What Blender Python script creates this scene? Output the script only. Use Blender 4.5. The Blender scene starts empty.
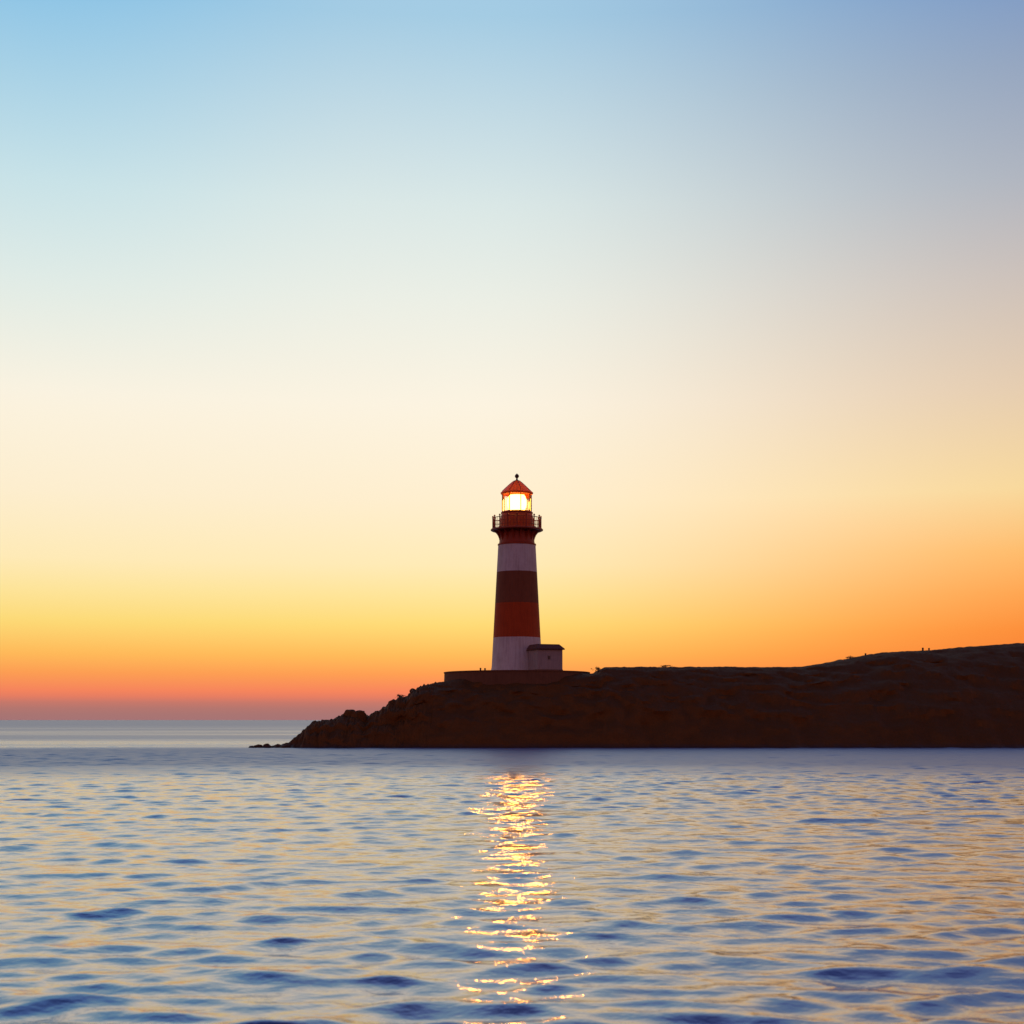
import bpy, bmesh, math, random
import numpy as np
from mathutils import Vector, noise

random.seed(7)
R = math.radians
scene = bpy.context.scene
COL = scene.collection

# ------------------------------------------------------------------ measures
F = 1463.0            # focal length in pixels of the square frame (80 mm on 56 mm film)
CAM_H = 28 / F * 180  # eye height above the water
HOR = 720.0           # image row of the horizon


def X(px, y):                       # world x of an image column at distance y
    return (px - 512) / F * y


def Z(py, y):                       # world z of an image row at distance y
    return CAM_H + (HOR - py) / F * y


# ------------------------------------------------------------------ helpers
def tag(o, label=None, cat=None, group=None, kind=None):
    if label: o['label'] = label
    if cat: o['category'] = cat
    if group: o['group'] = group
    if kind: o['kind'] = kind
    return o


def empty(name, loc, rz=0.0):
    o = bpy.data.objects.new(name, None)
    COL.objects.link(o)
    o.location = loc
    o.rotation_euler = (0, 0, rz)
    o.empty_display_size = 0.5
    return o


def link(name, bm, mat, parent=None, loc=None, smooth=None):
    me = bpy.data.meshes.new(name)
    bmesh.ops.recalc_face_normals(bm, faces=bm.faces)
    bm.to_mesh(me)
    bm.free()
    if smooth is not None:
        for p in me.polygons:
            p.use_smooth = True
        if smooth > 0:
            me.set_sharp_from_angle(angle=R(smooth))
    if mat: me.materials.append(mat)
    o = bpy.data.objects.new(name, me)
    COL.objects.link(o)
    if parent: o.parent = parent
    if loc: o.location = loc
    return o


def box(bm, x0, x1, y0, y1, z0, z1):
    v = [bm.verts.new(c) for c in ((x0, y0, z0), (x1, y0, z0), (x1, y1, z0), (x0, y1, z0),
                                   (x0, y0, z1), (x1, y0, z1), (x1, y1, z1), (x0, y1, z1))]
    for f in ((0, 3, 2, 1), (4, 5, 6, 7), (0, 1, 5, 4), (1, 2, 6, 5), (2, 3, 7, 6), (3, 0, 4, 7)):
        bm.faces.new([v[i] for i in f])


def lathe(bm, prof, n=48, caps=True, centre=(0, 0)):
    rings = []
    for r, z in prof:
        rings.append([bm.verts.new((centre[0] + r * math.cos(2 * math.pi * k / n),
                                    centre[1] + r * math.sin(2 * math.pi * k / n), z)) for k in range(n)])
    for a, b in zip(rings, rings[1:]):
        for k in range(n):
            bm.faces.new((a[k], a[(k + 1) % n], b[(k + 1) % n], b[k]))
    if caps:
        bm.faces.new(list(reversed(rings[0])))
        bm.faces.new(rings[-1])


def tube(bm, p0, p1, r, n=8):
    p0, p1 = Vector(p0), Vector(p1)
    d = (p1 - p0).normalized()
    a = d.orthogonal().normalized()
    b = d.cross(a)
    rr = []
    for p in (p0, p1):
        rr.append([bm.verts.new(p + (a * math.cos(t) + b * math.sin(t)) * r)
                   for t in (2 * math.pi * k / n for k in range(n))])
    for k in range(n):
        bm.faces.new((rr[0][k], rr[0][(k + 1) % n], rr[1][(k + 1) % n], rr[1][k]))
    bm.faces.new(list(reversed(rr[0])))
    bm.faces.new(rr[1])


def torus(bm, rad, z, r, n=64, m=8):
    rings = []
    for k in range(n):
        t = 2 * math.pi * k / n
        rings.append([bm.verts.new(((rad + r * math.cos(s)) * math.cos(t), (rad + r * math.cos(s)) * math.sin(t),
                                    z + r * math.sin(s))) for s in (2 * math.pi * j / m for j in range(m))])
    for k in range(n):
        a, b = rings[k], rings[(k + 1) % n]
        for j in range(m):
            bm.faces.new((a[j], b[j], b[(j + 1) % m], a[(j + 1) % m]))


# ------------------------------------------------------------------ materials
class NT:
    def __init__(s, tree):
        s.t = tree

    def n(s, typ, **kw):
        nd = s.t.nodes.new(typ)
        for k, v in kw.items():
            if k.startswith('i_'):
                nd.inputs[k[2:].replace('_', ' ')].default_value = v
            else:
                setattr(nd, k, v)
        return nd

    def l(s, a, b):
        s.t.links.new(a, b)

    def math(s, op, a, b=None, clamp=False):
        nd = s.n('ShaderNodeMath', operation=op, use_clamp=clamp)
        for i, v in enumerate((a, b)):
            if v is None: continue
            if isinstance(v, (int, float)):
                nd.inputs[i].default_value = v
            else:
                s.l(v, nd.inputs[i])
        return nd.outputs[0]

    def mixc(s, f, a, b, blend='MIX'):
        nd = s.n('ShaderNodeMix', data_type='RGBA', blend_type=blend)
        for i, v in ((0, f), (6, a), (7, b)):
            if isinstance(v, (int, float)):
                nd.inputs[i].default_value = v
            elif isinstance(v, tuple):
                nd.inputs[i].default_value = (*v, 1) if len(v) == 3 else v
            else:
                s.l(v, nd.inputs[i])
        return nd.outputs[2]

    def ramp(s, fac, stops, interp='LINEAR'):
        nd = s.n('ShaderNodeValToRGB')
        cr = nd.color_ramp
        cr.interpolation = interp
        while len(cr.elements) < len(stops):
            cr.elements.new(0.5)
        for e, (p, c) in zip(cr.elements, stops):
            e.position = p
            if isinstance(c, (int, float)): c = (c, c, c)
            e.color = (*c, 1)
        s.l(fac, nd.inputs[0])
        return nd.outputs[0]

    def noise(s, vec, scale, detail=4.0, rough=0.55, dist=0.0):
        nd = s.n('ShaderNodeTexNoise', i_Scale=scale, i_Detail=detail, i_Roughness=rough, i_Distortion=dist)
        s.l(vec, nd.inputs['Vector'])
        return nd.outputs[0]

    def mapping(s, vec, scale=(1, 1, 1), rot=(0, 0, 0), loc=(0, 0, 0)):
        nd = s.n('ShaderNodeMapping')
        nd.inputs['Scale'].default_value = scale
        nd.inputs['Rotation'].default_value = rot
        nd.inputs['Location'].default_value = loc
        s.l(vec, nd.inputs['Vector'])
        return nd.outputs[0]


def new_mat(name):
    m = bpy.data.materials.new(name)
    m.use_nodes = True
    t = NT(m.node_tree)
    p = m.node_tree.nodes['Principled BSDF']
    return m, t, p


def painted(name, base, dirt, rough=0.6, scale=1.2, streak=True, bump=0.15, spec=0.35):
    """paint or plaster with rain streaks, blotches and a slightly uneven coat"""
    m, t, p = new_mat(name)
    co = t.n('ShaderNodeTexCoord').outputs['Object']
    n1 = t.noise(co, scale, 6, 0.6)
    v = t.mapping(co, (3.0, 3.0, 0.22)) if streak else co
    n2 = t.noise(v, scale * 1.6, 4, 0.6)
    f = t.math('MULTIPLY', t.ramp(n1, [(0.38, 0.0), (0.75, 1.0)]), 0.45)
    f2 = t.math('MULTIPLY', t.ramp(n2, [(0.45, 0.0), (0.72, 1.0)]), 0.5)
    c = t.mixc(t.math('ADD', f, f2, True), base, dirt)
    t.l(c, p.inputs['Base Color'])
    p.inputs['Roughness'].default_value = rough
    p.inputs['Specular IOR Level'].default_value = spec
    b = t.n('ShaderNodeBump', i_Strength=bump, i_Distance=0.05)
    t.l(t.noise(co, 6.0, 5, 0.6), b.inputs['Height'])
    t.l(b.outputs[0], p.inputs['Normal'])
    return m


M_red = painted('red_paint', (0.42, 0.055, 0.013), (0.28, 0.040, 0.013), 0.5)
M_watch_glow = painted('watch_room_glow_paint', (0.72, 0.125, 0.014), (0.60, 0.100, 0.013), 0.5)  # lantern glow on the drum, put into its colour as brighter orange-red
M_iron = painted('dark_iron', (0.10, 0.035, 0.020), (0.05, 0.025, 0.018), 0.5, streak=False)
M_white = painted('white_plaster', (0.78, 0.76, 0.74), (0.50, 0.47, 0.44), 0.75, spec=0.2)
M_house = painted('house_plaster', (0.44, 0.37, 0.33), (0.30, 0.24, 0.21), 0.8, spec=0.2)
M_stone = painted('terrace_stone', (0.22, 0.11, 0.055), (0.14, 0.070, 0.034), 0.85, spec=0.15)
M_paving = painted('terrace_paving', (0.30, 0.25, 0.21), (0.20, 0.16, 0.13), 0.85, streak=False, spec=0.15)
M_roofred = painted('roof_red_paint', (0.38, 0.070, 0.012), (0.32, 0.058, 0.011), 0.5, streak=False)
M_deck_bounce = painted('deck_bounce_paint', (0.62, 0.55, 0.48), (0.45, 0.38, 0.33), 0.7, streak=False)  # kept pale to reflect lens light


def add_roof_glow(m):
    # translucency added to the lantern roof so the lens light makes it glow
    nt = NT(m.node_tree)
    out = m.node_tree.nodes['Material Output']
    p = m.node_tree.nodes['Principled BSDF']
    tl = nt.n('ShaderNodeBsdfTranslucent')
    tl.inputs[0].default_value = (0.85, 0.15, 0.02, 1)
    mx = nt.n('ShaderNodeMixShader')
    mx.inputs[0].default_value = 0.08
    nt.l(p.outputs[0], mx.inputs[1])
    nt.l(tl.outputs[0], mx.inputs[2])
    nt.l(mx.outputs[0], out.inputs[0])


add_roof_glow(M_roofred)
M_tile = painted('roof_tiles', (0.16, 0.060, 0.035), (0.09, 0.04, 0.03), 0.8, streak=False)
M_wood = painted('weathered_wood', (0.12, 0.08, 0.055), (0.07, 0.05, 0.035), 0.85)


def shaft_material(h, bands):
    """banded lighthouse paint: bands = [(top fraction, colour)] from the ground up"""
    m, t, p = new_mat('banded_masonry_paint')
    co = t.n('ShaderNodeTexCoord').outputs['Object']
    sep = t.n('ShaderNodeSeparateXYZ')
    t.l(co, sep.inputs[0])
    wob = t.math('MULTIPLY', t.math('SUBTRACT', t.noise(co, 1.5, 2), 0.5), 0.05)
    z = t.math('DIVIDE', t.math('ADD', sep.outputs[2], wob), h)
    stops, prev = [], 0.0
    for top, c in bands:
        stops.append((prev, c))
        prev = top
    col = t.ramp(z, stops, 'CONSTANT')
    n1 = t.noise(co, 0.8, 6, 0.62)
    n2 = t.noise(t.mapping(co, (2.6, 2.6, 0.16)), 1.6, 5, 0.6)
    f = t.math('ADD', t.math('MULTIPLY', t.ramp(n1, [(0.40, 0.0), (0.72, 1.0)]), 0.30),
               t.math('MULTIPLY', t.ramp(n2, [(0.46, 0.0), (0.70, 1.0)]), 0.38), True)
    c = t.mixc(f, col, (0.55, 0.45, 0.40), 'MULTIPLY')
    t.l(c, p.inputs['Base Color'])
    p.inputs['Roughness'].default_value = 0.7
    p.inputs['Specular IOR Level'].default_value = 0.25
    # coursed masonry showing through the paint
    br = t.n('ShaderNodeTexNoise', i_Scale=5.0, i_Detail=6.0)
    t.l(co, br.inputs['Vector'])
    course = t.math('PINGPONG', sep.outputs[2], 0.225)
    course = t.ramp(t.math('DIVIDE', course, 0.225), [(0.0, 0.0), (0.12, 1.0)])
    b1 = t.n('ShaderNodeBump', i_Strength=0.25, i_Distance=0.03)
    t.l(t.math('ADD', t.math('MULTIPLY', course, 0.5), br.outputs[0]), b1.inputs['Height'])
    t.l(b1.outputs[0], p.inputs['Normal'])
    return m


def rock_material():
    m, t, p = new_mat('headland_rock_and_scrub')
    g = t.n('ShaderNodeNewGeometry')
    pos = g.outputs['Position']
    sep = t.n('ShaderNodeSeparateXYZ')
    t.l(g.outputs['Normal'], sep.inputs[0])
    n1 = t.noise(pos, 0.10, 7, 0.62)
    n2 = t.noise(pos, 0.9, 7, 0.65)
    rock = t.mixc(t.ramp(n1, [(0.35, 0), (0.65, 1)]), (0.165, 0.066, 0.012), (0.195, 0.080, 0.015))
    rock = t.mixc(t.math('MULTIPLY', t.ramp(n2, [(0.42, 0), (0.66, 1)]), 0.6), rock, (0.130, 0.052, 0.010))
    scrub = t.mixc(n2, (0.110, 0.045, 0.009), (0.135, 0.057, 0.011))
    up = t.math('ADD', sep.outputs[2], t.math('MULTIPLY', t.math('SUBTRACT', n1, 0.5), 0.9))
    f = t.ramp(up, [(0.60, 0), (0.85, 1)])
    c = t.mixc(f, rock, scrub)
    # wet band at the waterline
    sp = t.n('ShaderNodeSeparateXYZ')
    t.l(pos, sp.inputs[0])
    wet = t.ramp(t.math('ADD', sp.outputs[2], t.math('MULTIPLY', n2, 0.8)), [(0.4, 1.0), (1.0, 0.0)])
    c = t.mixc(t.math('MULTIPLY', wet, 0.7), c, (0.025, 0.018, 0.014))
    t.l(c, p.inputs['Base Color'])
    r = t.math('SUBTRACT', 0.92, t.math('MULTIPLY', wet, 0.55))
    t.l(r, p.inputs['Roughness'])
    p.inputs['Specular IOR Level'].default_value = 0.2
    b = t.n('ShaderNodeBump', i_Strength=0.6, i_Distance=0.4)
    t.l(n2, b.inputs['Height'])
    t.l(b.outputs[0], p.inputs['Normal'])
    return m


def leaf_material():
    m, t, p = new_mat('scrub_leaves')
    co = t.n('ShaderNodeTexCoord').outputs['Object']
    c = t.mixc(t.noise(co, 3.0, 3), (0.035, 0.040, 0.014), (0.085, 0.070, 0.028))
    t.l(c, p.inputs['Base Color'])
    p.inputs['Roughness'].default_value = 0.8
    return m


M_rock = rock_material()
M_leaf = leaf_material()


def glass_material():
    m = bpy.data.materials.new('lantern_glass')
    m.use_nodes = True
    m.node_tree.nodes.clear()
    t = NT(m.node_tree)
    out = t.n('ShaderNodeOutputMaterial')
    tr = t.n('ShaderNodeBsdfTransparent')
    tr.inputs[0].default_value = (0.97, 0.96, 0.93, 1)
    gl = t.n('ShaderNodeBsdfGlossy', i_Roughness=0.03)
    fr = t.n('ShaderNodeFresnel', i_IOR=1.45)
    mx = t.n('ShaderNodeMixShader')
    t.l(fr.outputs[0], mx.inputs[0])
    t.l(tr.outputs[0], mx.inputs[1])
    t.l(gl.outputs[0], mx.inputs[2])
    t.l(mx.outputs[0], out.inputs[0])
    return m


def lens_material(strength):
    m, t, p = new_mat('lit_fresnel_lens')
    p.inputs['Base Color'].default_value = (0.8, 0.75, 0.6, 1)
    p.inputs['Emission Color'].default_value = (1.0, 0.52, 0.075, 1)
    p.inputs['Emission Strength'].default_value = strength
    return m


def dark_glass():
    m, t, p = new_mat('dark_window_glass')
    p.inputs['Base Color'].default_value = (0.02, 0.02, 0.025, 1)
    p.inputs['Roughness'].default_value = 0.08
    return m


M_glass = glass_material()
M_lens = lens_material(14.0)
M_pane = dark_glass()

# ------------------------------------------------------------------ sky (world)
SUN_EL, SUN_AZ = R(1.5), R(9.0)        # azimuth measured from +y towards +x


def srgb(c):
    return tuple((v / 255 / 12.92) if v / 255 <= 0.04045 else ((v / 255 + 0.055) / 1.055) ** 2.4 for v in c)


def build_world():
    w = bpy.data.worlds.new('World')
    scene.world = w
    w.use_nodes = True
    t = NT(w.node_tree)
    w.node_tree.nodes.clear()
    out = t.n('ShaderNodeOutputWorld')
    d = t.n('ShaderNodeTexCoord').outputs['Generated']
    sep = t.n('ShaderNodeSeparateXYZ')
    t.l(d, sep.inputs[0])
    # colour by elevation: dusk afterglow, measured every few degrees above the horizon
    rows = [(720, (165, 116, 117)), (712, (170, 117, 113)), (704, (190, 119, 108)), (698, (226, 124, 99)),
            (691, (245, 132, 92)), (675, (251, 156, 83)), (655, (253, 186, 90)), (625, (251, 217, 118)),
            (595, (252, 227, 153)), (565, (253, 233, 182)), (500, (252, 237, 206)), (405, (250, 242, 224)),
            (300, (234, 238, 229)), (205, (217, 231, 230)), (110, (192, 217, 228)), (15, (163, 203, 227))]
    stops = []
    for py, c in rows:
        z = math.sin(math.atan((HOR - py) / F))
        stops.append((z, srgb(c)))
    stops += [(0.50, srgb((160, 202, 234))), (0.60, srgb((124, 156, 220))), (0.72, srgb((70, 88, 150))), (0.86, srgb((46, 60, 110))), (1.0, srgb((42, 58, 106)))]
    front = t.ramp(sep.outputs[2], stops)
    # north of the afterglow the sky is duller above and a deeper orange low down
    side_rows = [(720, (150, 84, 74)), (700, (205, 100, 66)), (675, (238, 116, 52)), (635, (247, 136, 56)), (600, (250, 160, 78)),
                 (560, (250, 184, 104)), (500, (245, 214, 154)), (405, (226, 202, 174)), (300, (201, 190, 184)), (205, (172, 178, 190)),
                 (100, (146, 163, 190)), (15, (122, 152, 196))]
    side_stops = [(math.sin(math.atan((HOR - py) / F)), srgb(c)) for py, c in side_rows]
    side_stops += [(0.52, srgb((130, 164, 212))), (0.62, srgb((106, 132, 196))), (0.74, srgb((70, 92, 160))), (0.86, srgb((50, 72, 136))), (1.0, srgb((48, 72, 132)))]
    side = t.ramp(sep.outputs[2], side_stops)
    # the side of the sky away from the afterglow: violet band over a grey blue earth shadow
    rear = t.ramp(sep.outputs[2], [(0.0, srgb((140, 82, 70))), (0.08, srgb((200, 110, 74))), (0.25, srgb((164, 112, 116))),
                                   (0.42, srgb((104, 94, 132))), (0.8, srgb((62, 70, 118))), (1.0, srgb((48, 72, 132)))])
    hx = t.n('ShaderNodeCombineXYZ')
    t.l(sep.outputs[0], hx.inputs[0])
    t.l(sep.outputs[1], hx.inputs[1])
    nrm = t.n('ShaderNodeVectorMath', operation='NORMALIZE')
    t.l(hx.outputs[0], nrm.inputs[0])
    dot = t.n('ShaderNodeVectorMath', operation='DOT_PRODUCT')
    t.l(nrm.outputs[0], dot.inputs[0])
    a = R(0)
    dot.inputs[1].default_value = (math.sin(a), math.cos(a), 0)
    fac = t.ramp(t.math('ADD', t.math('MULTIPLY', dot.outputs['Value'], 0.5), 0.5),
                 [(0.25, 0.0), (0.55, 0.12), (0.80, 0.38), (0.93, 0.80), (0.975, 1.0)], 'EASE')
    hs = t.n('ShaderNodeSeparateXYZ')
    t.l(nrm.outputs[0], hs.inputs[0])
    sfac = t.ramp(t.math('ADD', t.math('MULTIPLY', hs.outputs[0], 0.5), 0.5), [(0.48, 0.0), (0.69, 1.0)], 'EASE')
    lfac = t.ramp(t.math('ADD', t.math('MULTIPLY', hs.outputs[0], 0.5), 0.5), [(0.34, 1.0), (0.46, 0.0)], 'EASE')
    lfac = t.math('MULTIPLY', lfac, t.ramp(sep.outputs[2], [(0.20, 0.0), (0.44, 1.0)]))
    front = t.mixc(lfac, front, t.mixc(1.0, front, (0.68, 0.90, 1.02), 'MULTIPLY'))
    front = t.mixc(sfac, front, side)
    col = t.mixc(fac, rear, front)
    bg = t.n('ShaderNodeBackground', i_Strength=1.0)
    t.l(col, bg.inputs[0])
    # physical sky for the last of the direct twilight
    sky = t.n('ShaderNodeTexSky', sky_type='NISHITA', sun_disc=False)
    sky.sun_elevation = SUN_EL
    sky.sun_rotation = SUN_AZ
    sky.air_density = 1.2
    sky.dust_density = 2.0
    bg2 = t.n('ShaderNodeBackground', i_Strength=0.004)
    t.l(sky.outputs[0], bg2.inputs[0])
    add = t.n('ShaderNodeAddShader')
    t.l(bg.outputs[0], add.inputs[0])
    t.l(bg2.outputs[0], add.inputs[1])
    t.l(add.outputs[0], out.inputs[0])


build_world()

sun = bpy.data.lights.new('sun', 'SUN')
sun.energy = 0.4
sun.angle = R(2.0)
sun.color = (1.0, 0.55, 0.25)
so = bpy.data.objects.new('sun', sun)
COL.objects.link(so)
sd = Vector((math.sin(SUN_AZ) * math.cos(SUN_EL), math.cos(SUN_AZ) * math.cos(SUN_EL), math.sin(SUN_EL)))
so.rotation_euler = sd.to_track_quat('Z', 'Y').to_euler()

# ------------------------------------------------------------------ sea
def build_sea():
    rng = np.random.default_rng(23)
    # rings: dense where waves are resolved, then growing to the horizon
    r = [0.4]
    while r[-1] < 10: r.append(r[-1] + 0.3)
    while r[-1] < 320: r.append(r[-1] + 0.09 + 0.0011 * (r[-1] - 10))
    while r[-1] < 60000: r.append(r[-1] * 1.035)
    r = np.array(r)
    az = np.concatenate([np.arange(0, 26, 0.115), np.arange(26, 64, 0.17), np.arange(64, 180, 2.0)])
    az = np.radians(np.concatenate([-az[:0:-1], az]))
    daz = np.gradient(az)
    nr, na = len(r), len(az)
    RR, AA = np.meshgrid(r, az, indexing='ij')
    x = RR * np.sin(AA)
    y = RR * np.cos(AA)
    space = np.maximum(np.gradient(r)[:, None] * np.ones_like(AA), RR * daz[None, :] * 0.8)
    z = np.zeros_like(x)
    dx = np.zeros_like(x)
    dy = np.zeros_like(x)
    N = 150
    for i in range(N):
        lam = 0.36 * (8.0 / 0.36) ** ((i + rng.random()) / N)
        th = rng.normal(0, R(24)) + R(3)
        k = 2 * math.pi / lam
        kx, ky = k * math.sin(th), -k * math.cos(th)
        # slope spectrum peaking at 2.6 m
        s = math.exp(-0.5 * (math.log(lam / 1.0) / 0.70) ** 2)
        amp = SLOPE * s * math.sqrt(2.0 / N) * 1.35 / k
        w = np.clip((lam / space - 3.0) / 4.0, 0, 1)
        ph = kx * x + ky * y + rng.random() * 2 * math.pi
        c, sn = np.cos(ph), np.sin(ph)
        z += w * amp * c
        dx -= w * amp * sn * kx / k * 1.15
        dy -= w * amp * sn * ky / k * 1.15
    # long wind lanes: patches of calmer and livelier water
    lane = 0.5 + 0.5 * np.sin(y * 0.071 + 1.3 * np.sin(x * 0.02 + 1.0) + 0.7) * np.cos(x * 0.031 - y * 0.017 + 0.4)
    g = (0.72 + 0.5 * lane)
    fade = np.clip((420 - RR) / 200, 0, 1)
    g = g * fade
    z, dx, dy = z * g, dx * g, dy * g
    co = np.stack([x + dx, y + dy, z], -1).reshape(-1, 3)
    idx = np.arange(nr * na).reshape(nr, na)
    j2 = np.roll(idx, -1, axis=1)
    quads = np.stack([idx[:-1], idx[1:], j2[1:], j2[:-1]], -1).reshape(-1, 4)
    cv = len(co)
    co = np.vstack([co, [[0, 0, 0]]])
    tri = np.stack([np.full(na, cv), idx[0], j2[0]], -1)
    me = bpy.data.meshes.new('sea')
    me.vertices.add(len(co))
    me.vertices.foreach_set('co', co.astype(np.float32).ravel())
    loops = np.concatenate([quads.ravel(), tri.ravel()])
    starts = np.concatenate([np.arange(len(quads)) * 4, len(quads) * 4 + np.arange(len(tri)) * 3])
    me.loops.add(len(loops))
    me.loops.foreach_set('vertex_index', loops.astype(np.int32))
    me.polygons.add(len(starts))
    me.polygons.foreach_set('loop_start', starts.astype(np.int32))
    me.polygons.foreach_set('use_smooth', np.ones(len(starts), dtype=bool))
    me.update(calc_edges=True)
    me.validate()
    if me.polygons[0].normal.z < 0:
        me.flip_normals()
    o = bpy.data.objects.new('sea', me)
    COL.objects.link(o)
    tag(o, 'calm rippled evening sea reflecting the pale orange and blue sky', 'sea', kind='structure')
    me.materials.append(sea_material())
    return o


SLOPE = 0.172


def sea_material():
    m, t, p = new_mat('sea_water')
    g = t.n('ShaderNodeNewGeometry')
    pos = g.outputs['Position']
    sep = t.n('ShaderNodeSeparateXYZ')
    t.l(pos, sep.inputs[0])
    dist = t.n('ShaderNodeVectorMath', operation='LENGTH')
    t.l(pos, dist.inputs[0])
    D = dist.outputs['Value']
    # wind patches: long streaks lying across the view
    pv = t.mapping(pos, (0.0016, 0.010, 1))
    patch = t.noise(pv, 1.0, 4, 0.55)
    Dn = t.math('ADD', D, t.math('MULTIPLY', t.math('SUBTRACT', patch, 0.5), 60))
    ru = t.ramp(t.math('DIVIDE', Dn, 1000), [(0.010, 0.085), (0.05, 0.10), (0.085, 0.14), (0.115, 0.42),
                                             (0.178, 0.45), (0.200, 0.38), (0.6, 0.40), (1.0, 0.42)])
    farv = t.mapping(pos, (0.0011, 0.0130, 1), loc=(3.1, 1.7, 0))
    streak = t.noise(farv, 1.0, 5, 0.6)
    sf = t.ramp(t.math('DIVIDE', D, 1000), [(0.17, 0.0), (0.20, 1.0), (0.35, 1.0), (0.9, 0.0)])
    slick = t.math('MULTIPLY', t.ramp(streak, [(0.46, 0.0), (0.60, 1.0)]), sf)
    ru = t.math('SUBTRACT', ru, t.math('MULTIPLY', slick, 0.14))
    t.l(ru, p.inputs['Roughness'])
    p.inputs['Base Color'].default_value = (0.036, 0.040, 0.120, 1)
    p.inputs['IOR'].default_value = 1.7
    # small ripples riding on the waves
    rv = t.mapping(pos, (1.0, 1.3, 1))
    n1 = t.noise(rv, 2.6, 3, 0.5)
    b = t.n('ShaderNodeBump', i_Strength=0.5, i_Distance=0.05)
    t.l(n1, b.inputs['Height'])
    t.l(b.outputs[0], p.inputs['Normal'])
    # extra tinted gloss added to brighten the sky reflection on the water
    gl = t.n('ShaderNodeBsdfGlossy')
    gl.inputs['Color'].default_value = (0.96, 0.88, 0.97, 1)
    t.l(ru, gl.inputs['Roughness'])
    t.l(b.outputs[0], gl.inputs['Normal'])
    mx = t.n('ShaderNodeMixShader')
    mx.inputs[0].default_value = 0.19
    t.l(p.outputs[0], mx.inputs[1])
    t.l(gl.outputs[0], mx.inputs[2])
    t.l(mx.outputs[0], m.node_tree.nodes['Material Output'].inputs[0])
    return m


build_sea()

# ------------------------------------------------------------------ headland
SIL = [(236, 750), (262, 749.5), (284, 748.5), (288, 743), (294, 740), (300, 734), (306, 728), (312, 723.5), (320, 722), (330, 719.5),
       (340, 717), (343, 715), (350, 714), (360, 716), (367, 719.5), (372, 715.5), (378, 711), (384, 708.5),
       (390, 704.5), (391, 701.5), (398, 699), (408, 696), (413, 690), (418, 687), (424, 686), (430, 684),
       (437, 682.5), (444, 681.5), (470, 678), (517, 674), (560, 674), (590, 673.5), (597, 673), (600, 669.5),
       (604, 667.5), (640, 667), (700, 667), (760, 667), (800, 667), (815, 665), (830, 662.5), (848, 659.5),
       (860, 656.8), (880, 653), (905, 651.5), (930, 650.2), (960, 647.5), (1018, 643.5), (1060, 641), (1120, 639),
       (1200, 640), (1300, 645), (1450, 656)]


def crest_y(px):                       # how far back the skyline of the headland stands
    return float(np.interp(px, [236, 285, 330, 365, 430, 470, 600, 800, 1018, 1450],
                           [182, 183, 186, 188, 192, 196, 196, 205, 216, 226]))


def build_headland():
    us = np.concatenate([np.arange(236, 1020, 0.8), np.arange(1020, 1450, 4.0)])
    sil = np.interp(us, [p for p, _ in SIL], [q for _, q in SIL])
    ts = np.concatenate([np.linspace(0, 1, 46), 1 + np.linspace(0.02, 1, 26) * 1.0])
    bm = bmesh.new()
    rows = []
    for u, s in zip(us, sil):
        yc = crest_y(u)
        h = Z(s, yc)
        xc = X(u, yc)
        row = []
        for tt in ts:
            shore = 179.2 + 1.4 * noise.noise((xc * 0.12, 3.0, 0.5)) + 0.7 * noise.noise((xc * 0.5, 8.0, 0.5))
            if tt <= 1:
                yy = shore + (yc - shore) * tt
                zz = -0.6 + (h + 0.6) * (1 - (1 - tt) ** 1.9)
                env = math.sin(math.pi * min(1, tt)) ** 0.8
            else:
                back = 34 if u > 430 else 6 + 28 * max(0, (u - 285) / 145)
                yy = yc + back * (tt - 1)
                zz = h * (1 - max(0, (tt - 1.45) / 0.55) ** 1.5) - 1.2 * max(0, tt - 1.6)
                env = min(1, (tt - 1) * 4) * 0.4
            q = Vector((xc * 0.16, yy * 0.30, zz * 0.30))
            rid = 1 - abs(noise.noise(q)) * 2
            cell = noise.noise(q * 2.7) * 0.5 + noise.noise(q * 6.1) * 0.3
            amp = min(1.0, h / 5.0)
            zz += env * amp * (0.55 * (rid - 0.55) + 0.38 * cell)
            yy += env * amp * (1.1 * noise.noise(q * 1.7 + Vector((9, 0, 0))) + 0.5 * noise.noise(q * 4.1))
            # ragged edge of the skyline: jagged on the bare point, nearly flush on the plateau
            jag = 0.42 if u < 436 else 0.06
            jn = noise.noise((xc * 0.85, yy * 0.3, 5.0)) + 0.6 * noise.noise((xc * 2.1, yy * 0.5, 2.0)) + 0.4 * noise.noise((xc * 4.7, yy * 0.9, 7.0))
            # blocky steps: the noise is partly terraced
            jn = 0.5 * jn + 0.5 * round(jn * 2.5) / 2.5
            zz += jag * jn * min(1.0, max(0.0, h))
            row.append(bm.verts.new((xc, yy, zz)))
        rows.append(row)
    for a, b in zip(rows, rows[1:]):
        for j in range(len(ts) - 1):
            bm.faces.new((a[j], b[j], b[j + 1], a[j + 1]))
    # close it underneath so it is a solid body of land
    o = link('headland', bm, M_rock, smooth=35)
    tag(o, 'dark rocky headland sloping down to a point in the sea', 'headland', kind='structure')
    return o


build_headland()


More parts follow.
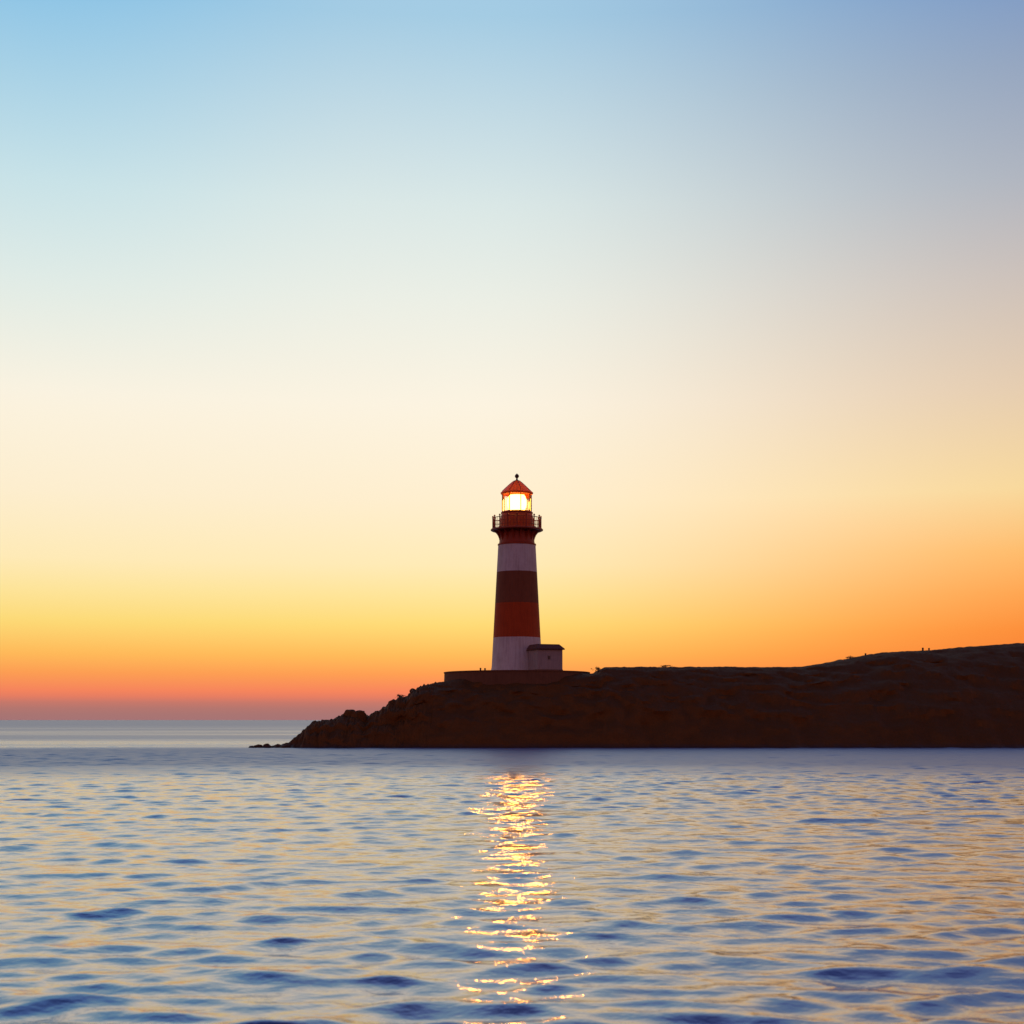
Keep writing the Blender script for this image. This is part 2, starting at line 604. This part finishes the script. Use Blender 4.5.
def rock_mesh(sx, sy, sz, seed, sub=3, rough=0.35, flat=1.0):
    bm = bmesh.new()
    bmesh.ops.create_icosphere(bm, subdivisions=sub, radius=1.0)
    for v in bm.verts:
        n = v.co.normalized()
        # chisel some facets, then roughen
        d = 1.0
        rnd = random.Random(seed)
        for _ in range(9):
            pl = Vector((rnd.uniform(-1, 1), rnd.uniform(-1, 1), rnd.uniform(-0.4, 1))).normalized()
            k = n.dot(pl)
            lim = rnd.uniform(0.62, 0.92)
            if k > 0.05: d = min(d, lim / k)
        d += rough * 0.5 * noise.noise(n * 2.1 + Vector((seed * 3.3, 0, 0))) + rough * 0.2 * noise.noise(n * 5.3 + Vector((seed, 2, 0)))
        zz = n.z * d
        if zz > flat: zz = flat + (zz - flat) * 0.15
        v.co = Vector((n.x * d * sx, n.y * d * sy, zz * sz))
    return bm


def rock(px, py_base, y, w, h, seed, label, group=None, depth=None, name='boulder', rough=0.35, flat=1.0):
    bm = rock_mesh(w / 2, (depth or w) / 2, h, seed, rough=rough, flat=flat)
    o = link(name, bm, M_rock, loc=(X(px, y), y, Z(py_base, y) if py_base else 0.0), smooth=28)
    o.rotation_euler = (0, 0, seed * 0.7)
    o.rotation_euler[2] = (seed * 0.7) % 0.5
    tag(o, label, 'rock', group)
    return o


G_TIP = 'rocks trailing off the point of the headland'
rock(252, None, 181.0, 1.0, 0.30, 3, 'outermost rock in the water off the headland point, small and flat', G_TIP)
rock(259, None, 181.6, 1.7, 0.45, 4, 'low rounded rock, second out from the open water end of the rock trail', G_TIP)
rock(268, None, 181.2, 1.5, 0.55, 5, 'lumpy peaked rock in the trail off the headland point', G_TIP)
rock(277, None, 181.8, 2.2, 0.50, 6, 'long low rock in the trail, second from the foot of the headland', G_TIP)
rock(286, None, 181.2, 2.4, 0.65, 8, 'wide rock touching the foot of the headland at the trail landward end', G_TIP)

G_CREST = 'boulders standing on the headland slope'
rock(348.8, 717.5, 186.5, 1.9, 1.75, 12, 'upright boulder on the lower headland slope, peak of the twin outcrop', G_CREST, flat=0.55)
rock(359.6, 718, 186.8, 1.9, 1.75, 14, 'blocky flat topped boulder beside the twin outcrop notch', G_CREST, flat=0.50)
rock(354.0, 718, 186.2, 1.9, 0.95, 17, 'squat boulder wedged between the two peaks of the outcrop', G_CREST)
rock(390.5, 706, 189.6, 1.1, 0.75, 19, 'overhanging rock on the step halfway up the headland slope', G_CREST)
rock(414, 692, 191.5, 1.3, 0.55, 23, 'flat rock lip on the slope just below the terrace wall', G_CREST)

# ------------------------------------------------------------------ terrace
TY = 200.0                                  # distance of the lighthouse
S = TY / F                                  # metres per pixel there
TX = X(516.9, TY)
ZT = Z(672.4, TY)                           # top of the terrace


def build_terrace():
    e = empty('terrace', (TX, TY, ZT))
    tag(e, 'low round stone terrace with a retaining wall under the lighthouse', 'terrace')
    rad = 72.5 * S
    bm = bmesh.new()
    lathe(bm, [(rad + 0.10, -3.2), (rad, -0.16)], 96, caps=False)
    # inner face makes the wall a real thickness
    lathe(bm, [(rad - 0.55, -0.16), (rad - 0.55, -3.2)], 96, caps=False)
    link('retaining_wall', bm, M_stone, e, smooth=40)
    bm = bmesh.new()
    lathe(bm, [(rad - 0.60, -0.16), (rad + 0.07, -0.157), (rad + 0.09, -0.03), (rad + 0.05, 0.0), (rad - 0.60, 0.0)], 96, caps=False)
    link('coping', bm, M_stone, e, smooth=40)
    bm = bmesh.new()
    lathe(bm, [(0.01, -0.02), (rad - 0.58, -0.02)], 96, caps=False)
    link('paving', bm, M_paving, e)


build_terrace()

# ------------------------------------------------------------------ lighthouse
LH = empty('lighthouse', (TX, TY, ZT - 0.02))
tag(LH, 'tall red and white banded lighthouse with a lit lantern on the round terrace', 'lighthouse')


def H(py):                                   # height above the tower foot of an image row
    return Z(py, TY) - (ZT - 0.02)


def build_lighthouse():
    n = 72
    hs = H(545.7)
    bandc = [(H(638) / hs, (0.76, 0.73, 0.67)), (H(604) / hs, (0.56, 0.080, 0.012)),
             (H(572.7) / hs, (0.26, 0.088, 0.034)), (1.0, (0.76, 0.73, 0.67))]
    bm = bmesh.new()
    prof = []
    for k in range(25):
        py = 671.6 + (545.7 - 671.6) * k / 24
        t = k / 24
        hw = 25.5 + (18.75 - 25.5) * t
        prof.append((hw * S, H(py)))
    prof = [(26.0 * S, 0.0), (26.0 * S, 0.25)] + [(r, z) for r, z in prof if z > 0.26]
    lathe(bm, prof, n)
    link('tower_shaft', bm, shaft_material(hs, bandc), LH, smooth=40)
    # moulding at the head of the shaft
    bm = bmesh.new()
    z0 = H(545.7)
    lathe(bm, [(18.5 * S, z0 - 0.02), (19.2 * S, z0 + 0.03), (19.2 * S, z0 + 0.20), (18.2 * S, z0 + 0.27)], n)
    link('shaft_moulding', bm, M_red, LH, smooth=30)
    # watch room, slightly waisted drum up to the lantern
    bm = bmesh.new()
    lathe(bm, [(17.9 * S, H(544)), (17.0 * S, H(537)), (16.6 * S, H(530.6))], n)
    link('lower_drum', bm, M_red, LH, smooth=40)
    bm = bmesh.new()
    lathe(bm, [(16.5 * S, H(529.2)), (16.5 * S, H(518)), (15.8 * S, H(515.5)), (15.6 * S, H(514.2))], n)
    # plate seams
    link('watch_room', bm, M_watch_glow, LH, smooth=40)
    bm = bmesh.new()
    lathe(bm, [(14.6 * S, H(514.1)), (15.9 * S, H(513.8)), (16.0 * S, H(512.6)), (15.2 * S, H(511.8)), (13.6 * S, H(511.7))], n)
    link('lantern_sill', bm, M_red, LH, smooth=30)

    # gallery
    bm = bmesh.new()
    zd = H(530.4)
    lathe(bm, [(16.2 * S, zd - 0.10), (25.2 * S, zd - 0.10), (26.2 * S, zd - 0.03), (26.2 * S, zd + 0.10), (25.6 * S, zd + 0.14),
               (16.2 * S, zd + 0.14)], n)
    deck = link('gallery_deck', bm, M_red, LH, smooth=30)
    bm = bmesh.new()
    lathe(bm, [(16.6 * S, zd + 0.143), (25.3 * S, zd + 0.143), (25.3 * S, zd + 0.16), (16.6 * S, zd + 0.16)], n, caps=False)
    link('deck_bounce_plate', bm, M_deck_bounce, deck)  # pale plate added to bounce lens light onto the drum
    # brackets under the deck
    bmesh_me = None
    nb = 16
    for k in range(nb):
        a = 2 * math.pi * (k + 0.5) / nb
        if bmesh_me is None:
            bm = bmesh.new()
            zt = zd - 0.10
            outer = []
            r0, r1, zl = 17.4 * S, 25.0 * S, H(544.0)
            m = 10
            for i in range(m + 1):
                q = i / m
                rr = r0 + (r1 - r0) * (1 - math.cos(q * math.pi / 2))
                zz = zl + (zt - zl) * math.sin(q * math.pi / 2)
                outer.append((rr, zz))
            inner = [(r0 - 0.05, zt), (r0 - 0.05, zl)]
            pts = [(r1 - 0.10, zt)] + inner
            poly = outer + [(r1, zt - 0.001)] + inner[:1] if False else outer + inner[:1]
            w = 0.09
            va = [bm.verts.new((x, -w, z)) for x, z in poly]
            vb = [bm.verts.new((x, w, z)) for x, z in poly]
            bm.faces.new(va)
            bm.faces.new(list(reversed(vb)))
            for i in range(len(poly)):
                j = (i + 1) % len(poly)
                bm.faces.new((va[i], vb[i], vb[j], va[j]))
            o = link('bracket', bm, M_red, deck)
            bmesh_me = o.data
        else:
            o = bpy.data.objects.new('bracket', bmesh_me)
            COL.objects.link(o)
            o.parent = deck
        o.rotation_euler = (0, 0, a)
    # railing
    bm = bmesh.new()
    rr = 24.0 * S
    torus(bm, rr, H(518.6), 0.05)
    torus(bm, rr, H(522.4), 0.03)
    torus(bm, rr, H(526.0), 0.03)
    for k in range(48):
        a = 2 * math.pi * k / 48
        tube(bm, (rr * math.cos(a), rr * math.sin(a), zd + 0.13), (rr * math.cos(a), rr * math.sin(a), H(518.6)), 0.03, 6)
    rail = link('railing', bm, M_red, LH, smooth=40)
    pm = None
    for k in range(16):
        a = 2 * math.pi * k / 16
        if pm is None:
            bm = bmesh.new()
            zp0, zp1 = zd + 0.16, H(518.4)
            lathe(bm, [(0.16, zp0), (0.16, zp0 + 0.1), (0.085, zp0 + 0.16), (0.085, zp1 - 0.08), (0.12, zp1 - 0.04), (0.12, zp1),
                       (0.05, zp1 + 0.05), (0.11, zp1 + 0.12), (0.13, zp1 + 0.20), (0.10, zp1 + 0.28), (0.02, zp1 + 0.34)], 12, centre=(rr, 0))
            o = link('post', bm, M_red, rail, smooth=40)
            pm = o.data
        else:
            o = bpy.data.objects.new('post', pm)
            COL.objects.link(o)
            o.parent = rail
        o.rotation_euler = (0, 0, a)

    # lantern: ten sided glazing, mullions, lens
    zl0, zl1 = H(511.7), H(494.6)
    ns, rg = 8, 15.0 * S
    off = R(-90 + 14.7)
    bm = bmesh.new()
    vs = [[bm.verts.new((rg * 0.985 * math.cos(off + 2 * math.pi * k / ns), rg * 0.985 * math.sin(off + 2 * math.pi * k / ns), z)) for k in range(ns)]
          for z in (zl0, zl1)]
    for k in range(ns):
        bm.faces.new((vs[0][k], vs[0][(k + 1) % ns], vs[1][(k + 1) % ns], vs[1][k]))
    glz = link('glazing', bm, M_glass, LH)
    mm = None
    for k in range(ns):
        if mm is None:
            bm = bmesh.new()
            box(bm, rg - 0.08, rg + 0.05, -0.045, 0.045, zl0 - 0.02, zl1 + 0.02)
            o = link('mullion', bm, M_iron, glz)
            mm = o.data
        else:
            o = bpy.data.objects.new('mullion', mm)
            COL.objects.link(o)
            o.parent = glz
        o.rotation_euler = (0, 0, off + 2 * math.pi * k / ns)
    # lens barrel on a pedestal
    bm = bmesh.new()
    zc = H(503.0)
    prof = []
    for i in range(31):
        q = -1 + 2 * i / 30
        rr2 = 9.8 * S * (1 - 0.22 * q * q) * (1.0 - (0.018 if i % 2 else 0))
        prof.append((rr2, zc + q * 7.6 * S))
    lathe(bm, prof, 48)
    link('lens', bm, M_lens, LH, smooth=20)
    bm = bmesh.new()
    lathe(bm, [(6.0 * S, zl0 - 0.1), (6.0 * S, zc - 7.8 * S)], 32)
    link('lens_pedestal', bm, M_iron, LH, smooth=40)
    # roof
    bm = bmesh.new()
    ze = H(493.8)
    prof = [(14.2 * S, H(494.6)), (15.4 * S, H(494.7)), (16.2 * S, ze + 0.0), (16.3 * S, ze + 0.14), (15.2 * S, H(491.9)), (12.2 * S, H(489.0)),
            (9.0 * S, H(486.0)), (6.0 * S, H(483.4)), (3.4 * S, H(481.4)), (1.2 * S, H(480.6)), (0.9 * S, H(480.2))]
    lathe(bm, prof, 40, caps=False)
    roof = link('lantern_roof', bm, M_roofred, LH, smooth=25)
    # raised seams on the roof
    bm = bmesh.new()
    for k in range(8):
        a = off + 2 * math.pi * k / 8
        pts = [(r, z) for r, z in prof[4:10]]
        for (r0, z0), (r1, z1) in zip(pts, pts[1:]):
            tube(bm, (r0 * math.cos(a), r0 * math.sin(a), z0 + 0.02), (r1 * math.cos(a), r1 * math.sin(a), z1 + 0.02), 0.045, 6)
    link('roof_rib', bm, M_roofred, roof, smooth=40)
    bm = bmesh.new()
    zb = H(476.2)
    prof = [(0.26, H(480.7)), (0.15, H(480.0)), (0.11, H(478.6))]
    for i in range(1, 12):
        a = math.pi * i / 12
        prof.append((max(0.1, 0.29 * math.sin(a)), zb - 0.29 * math.cos(a)))
    prof += [(0.05, zb + 0.36), (0.03, H(473.6)), (0.005, H(473.4))]
    lathe(bm, prof, 16)
    link('finial', bm, M_iron, roof, smooth=40)
    # the beam: a warm lamp just in front of the lens, thrown out over the water
    sp = bpy.data.lights.new('lighthouse_beam', 'SPOT')
    sp.energy = BEAM
    sp.color = (1.0, 0.37, 0.055)
    sp.shadow_soft_size = 1.3
    sp.spot_size = R(34)
    sp.spot_blend = 0.35
    so = bpy.data.objects.new('lighthouse_beam', sp)
    COL.objects.link(so)
    so.parent = LH
    so.location = (0, -10.5 * S, zc)
    so.rotation_euler = Vector((0, -math.cos(R(1)), -math.sin(R(1)))).to_track_quat('-Z', 'Y').to_euler()


BEAM = 10500.0
build_lighthouse()


# ------------------------------------------------------------------ keeper's house
def build_house():
    yc = 193.6
    th = R(20)
    e = empty('keeper_house', (X(537.6, yc), yc, ZT - 0.02), th)
    tag(e, "small white keeper's house with a low dark hipped roof at the lighthouse foot", 'house')
    w, l, h = 3.55, 4.4, 2.86
    bm = bmesh.new()
    box(bm, 0, w, 0, l, 0, h)
    wall = link('wall', bm, M_house, e)
    # plinth
    bm = bmesh.new()
    box(bm, -0.05, w + 0.05, -0.05, l + 0.05, 0, 0.22)
    link('plinth', bm, M_stone, e)
    # roof with hipped ends and overhang
    ov, rh, ins = 0.24, 0.62, 0.45
    bm = bmesh.new()
    x0, x1, y0, y1 = -ov, w + ov, -ov, l + ov
    zb, zt = h + 0.003, h + 0.14
    b = [bm.verts.new(c) for c in ((x0, y0, zb), (x1, y0, zb), (x1, y1, zb), (x0, y1, zb))]
    t = [bm.verts.new(c) for c in ((x0, y0, zt), (x1, y0, zt), (x1, y1, zt), (x0, y1, zt))]
    rg = [bm.verts.new(c) for c in ((x0 + ins, y0 + 0.9, zt + rh), (x1 - ins, y0 + 0.9, zt + rh), (x1 - ins, y1 - 1.1, zt + rh), (x0 + ins, y1 - 1.1, zt + rh))]
    bm.faces.new(list(reversed(b)))
    for i in range(4):
        j = (i + 1) % 4
        bm.faces.new((b[i], b[j], t[j], t[i]))
        bm.faces.new((t[i], t[j], rg[j], rg[i]))
    bm.faces.new(rg)
    link('roof', bm, M_tile, e)
    # window on the front
    wx, wz, ww, wh = 1.62, 1.80, 0.34, 0.50
    bm = bmesh.new()
    f = 0.07
    for a in ((wx - ww / 2 - f, wx + ww / 2 + f, wz - wh / 2 - f, wz - wh / 2), (wx - ww / 2 - f, wx + ww / 2 + f, wz + wh / 2, wz + wh / 2 + f),
              (wx - ww / 2 - f, wx - ww / 2, wz - wh / 2, wz + wh / 2), (wx + ww / 2, wx + ww / 2 + f, wz - wh / 2, wz + wh / 2),
              (wx - 0.02, wx + 0.02, wz - wh / 2, wz + wh / 2)):
        box(bm, a[0], a[1], -0.05, 0.004, a[2], a[3])
    win = link('window', bm, M_house, e)
    bm = bmesh.new()
    box(bm, wx - ww / 2, wx + ww / 2, -0.02, 0.003, wz - wh / 2, wz + wh / 2)
    link('pane', bm, M_pane, win)
    # rain pipe at the back corner
    bm = bmesh.new()
    tube(bm, (-0.10, l - 0.12, 0.0), (-0.10, l - 0.12, h), 0.07, 10)
    link('rain_pipe', bm, M_iron, e, smooth=40)


build_house()


# ------------------------------------------------------------------ small things on the skyline
def ground(px, back=0.0):
    y = crest_y(px) + back
    return X(px, y), y, Z(float(np.interp(px, [p for p, _ in SIL], [q for _, q in SIL])), y)


def bush(px, w, h, seed, label, group, nleaf=260):
    rnd = random.Random(seed)
    x, y, z = ground(px)
    e = empty('bush', (x, y, z - 0.05))
    tag(e, label, 'bush', group)
    bm = bmesh.new()
    stems = []
    for k in range(5):
        a = rnd.uniform(0, 6.28)
        tip = Vector((math.cos(a) * w * 0.33 * rnd.random(), math.sin(a) * w * 0.33 * rnd.random(), h * rnd.uniform(0.6, 0.95)))
        tube(bm, (0, 0, -0.05), tip, 0.02, 5)
        stems.append(tip)
    link('stem', bm, M_wood, e)
    bm = bmesh.new()
    clumps = [Vector((rnd.gauss(0, w * 0.22), rnd.gauss(0, w * 0.22), h * rnd.uniform(0.3, 0.85))) for _ in range(9)] + stems
    for _ in range(nleaf):
        c = rnd.choice(clumps)
        pnt = c + Vector((rnd.gauss(0, w * 0.10), rnd.gauss(0, w * 0.10), rnd.gauss(0, h * 0.11)))
        pnt.z = max(0.02, pnt.z)
        s = rnd.uniform(0.04, 0.09)
        a = Vector((rnd.uniform(-1, 1), rnd.uniform(-1, 1), rnd.uniform(-1, 1))).normalized()
        b = a.orthogonal().normalized()
        vs = [bm.verts.new(pnt + a * s), bm.verts.new(pnt + b * s * 0.5), bm.verts.new(pnt - a * s), bm.verts.new(pnt - b * s * 0.5)]
        bm.faces.new(vs)
    link('foliage', bm, M_leaf, e)


G_B = 'low bushes along the skyline of the headland'
bush(400, 1.3, 0.55, 1, 'low bush on the bare slope between the boulder step and the terrace', G_B)
bush(597.5, 0.9, 0.75, 2, 'small bush in the dip beside the terrace wall', G_B)
bush(666, 1.6, 0.28, 3, 'flat tuft of scrub on the level plateau crest', G_B)
bush(850, 1.5, 0.45, 4, 'low bush at the start of the rising ridge', G_B)


def post(loc, h, r, label, group, name='fence_post', mat=None):
    bm = bmesh.new()
    lathe(bm, [(r, -0.2), (r * 0.95, h * 0.75), (r * 1.15, h * 0.8), (r * 1.1, h * 0.95), (r * 0.5, h)], 10)
    o = link(name, bm, mat or M_wood, loc=loc, smooth=40)
    tag(o, label, 'post', group)


G_P = 'stub posts on the right hand ridge'
x, y, z = ground(865.5); post((x, y, z), 0.36, 0.12, 'lone stub post low on the rising ridge next to a bush', G_P)
x, y, z = ground(922.8); post((x, y, z), 0.42, 0.14, 'taller stub post of the close pair high on the ridge', G_P)
x, y, z = ground(929.0); post((x, y, z), 0.33, 0.12, 'shorter stub post of the close pair high on the ridge', G_P)
G_T = 'bollards on the terrace'
post((X(480.5, 193), 193, ZT - 0.02), 0.40, 0.11, 'small bollard on the terrace, the one farther from the tower', G_T, 'bollard', M_stone)
post((X(485, 193), 193, ZT - 0.02), 0.36, 0.11, 'small bollard on the terrace, the one nearer the tower', G_T, 'bollard', M_stone)

# ------------------------------------------------------------------ camera
cam = bpy.data.cameras.new('camera')
cam.sensor_width = 56.0
cam.lens = 56.0 * F / 1024
cam.shift_y = (HOR - 512) / 1024
cam.clip_start = 0.1
cam.clip_end = 200000
cam.dof.use_dof = True
cam.dof.focus_distance = 200
cam.dof.aperture_fstop = 2.6
co = bpy.data.objects.new('camera', cam)
COL.objects.link(co)
co.location = (0, 0, CAM_H)
co.rotation_euler = (R(90), 0, 0)
scene.camera = co

vs = scene.view_settings
vs.view_transform = 'Standard'
vs.look = 'None'
vs.exposure = 0
vs.gamma = 1
vs.use_curve_mapping = False
scene.cycles.use_denoising = True
scene.cycles.max_bounces = 6
scene.cycles.caustics_reflective = False
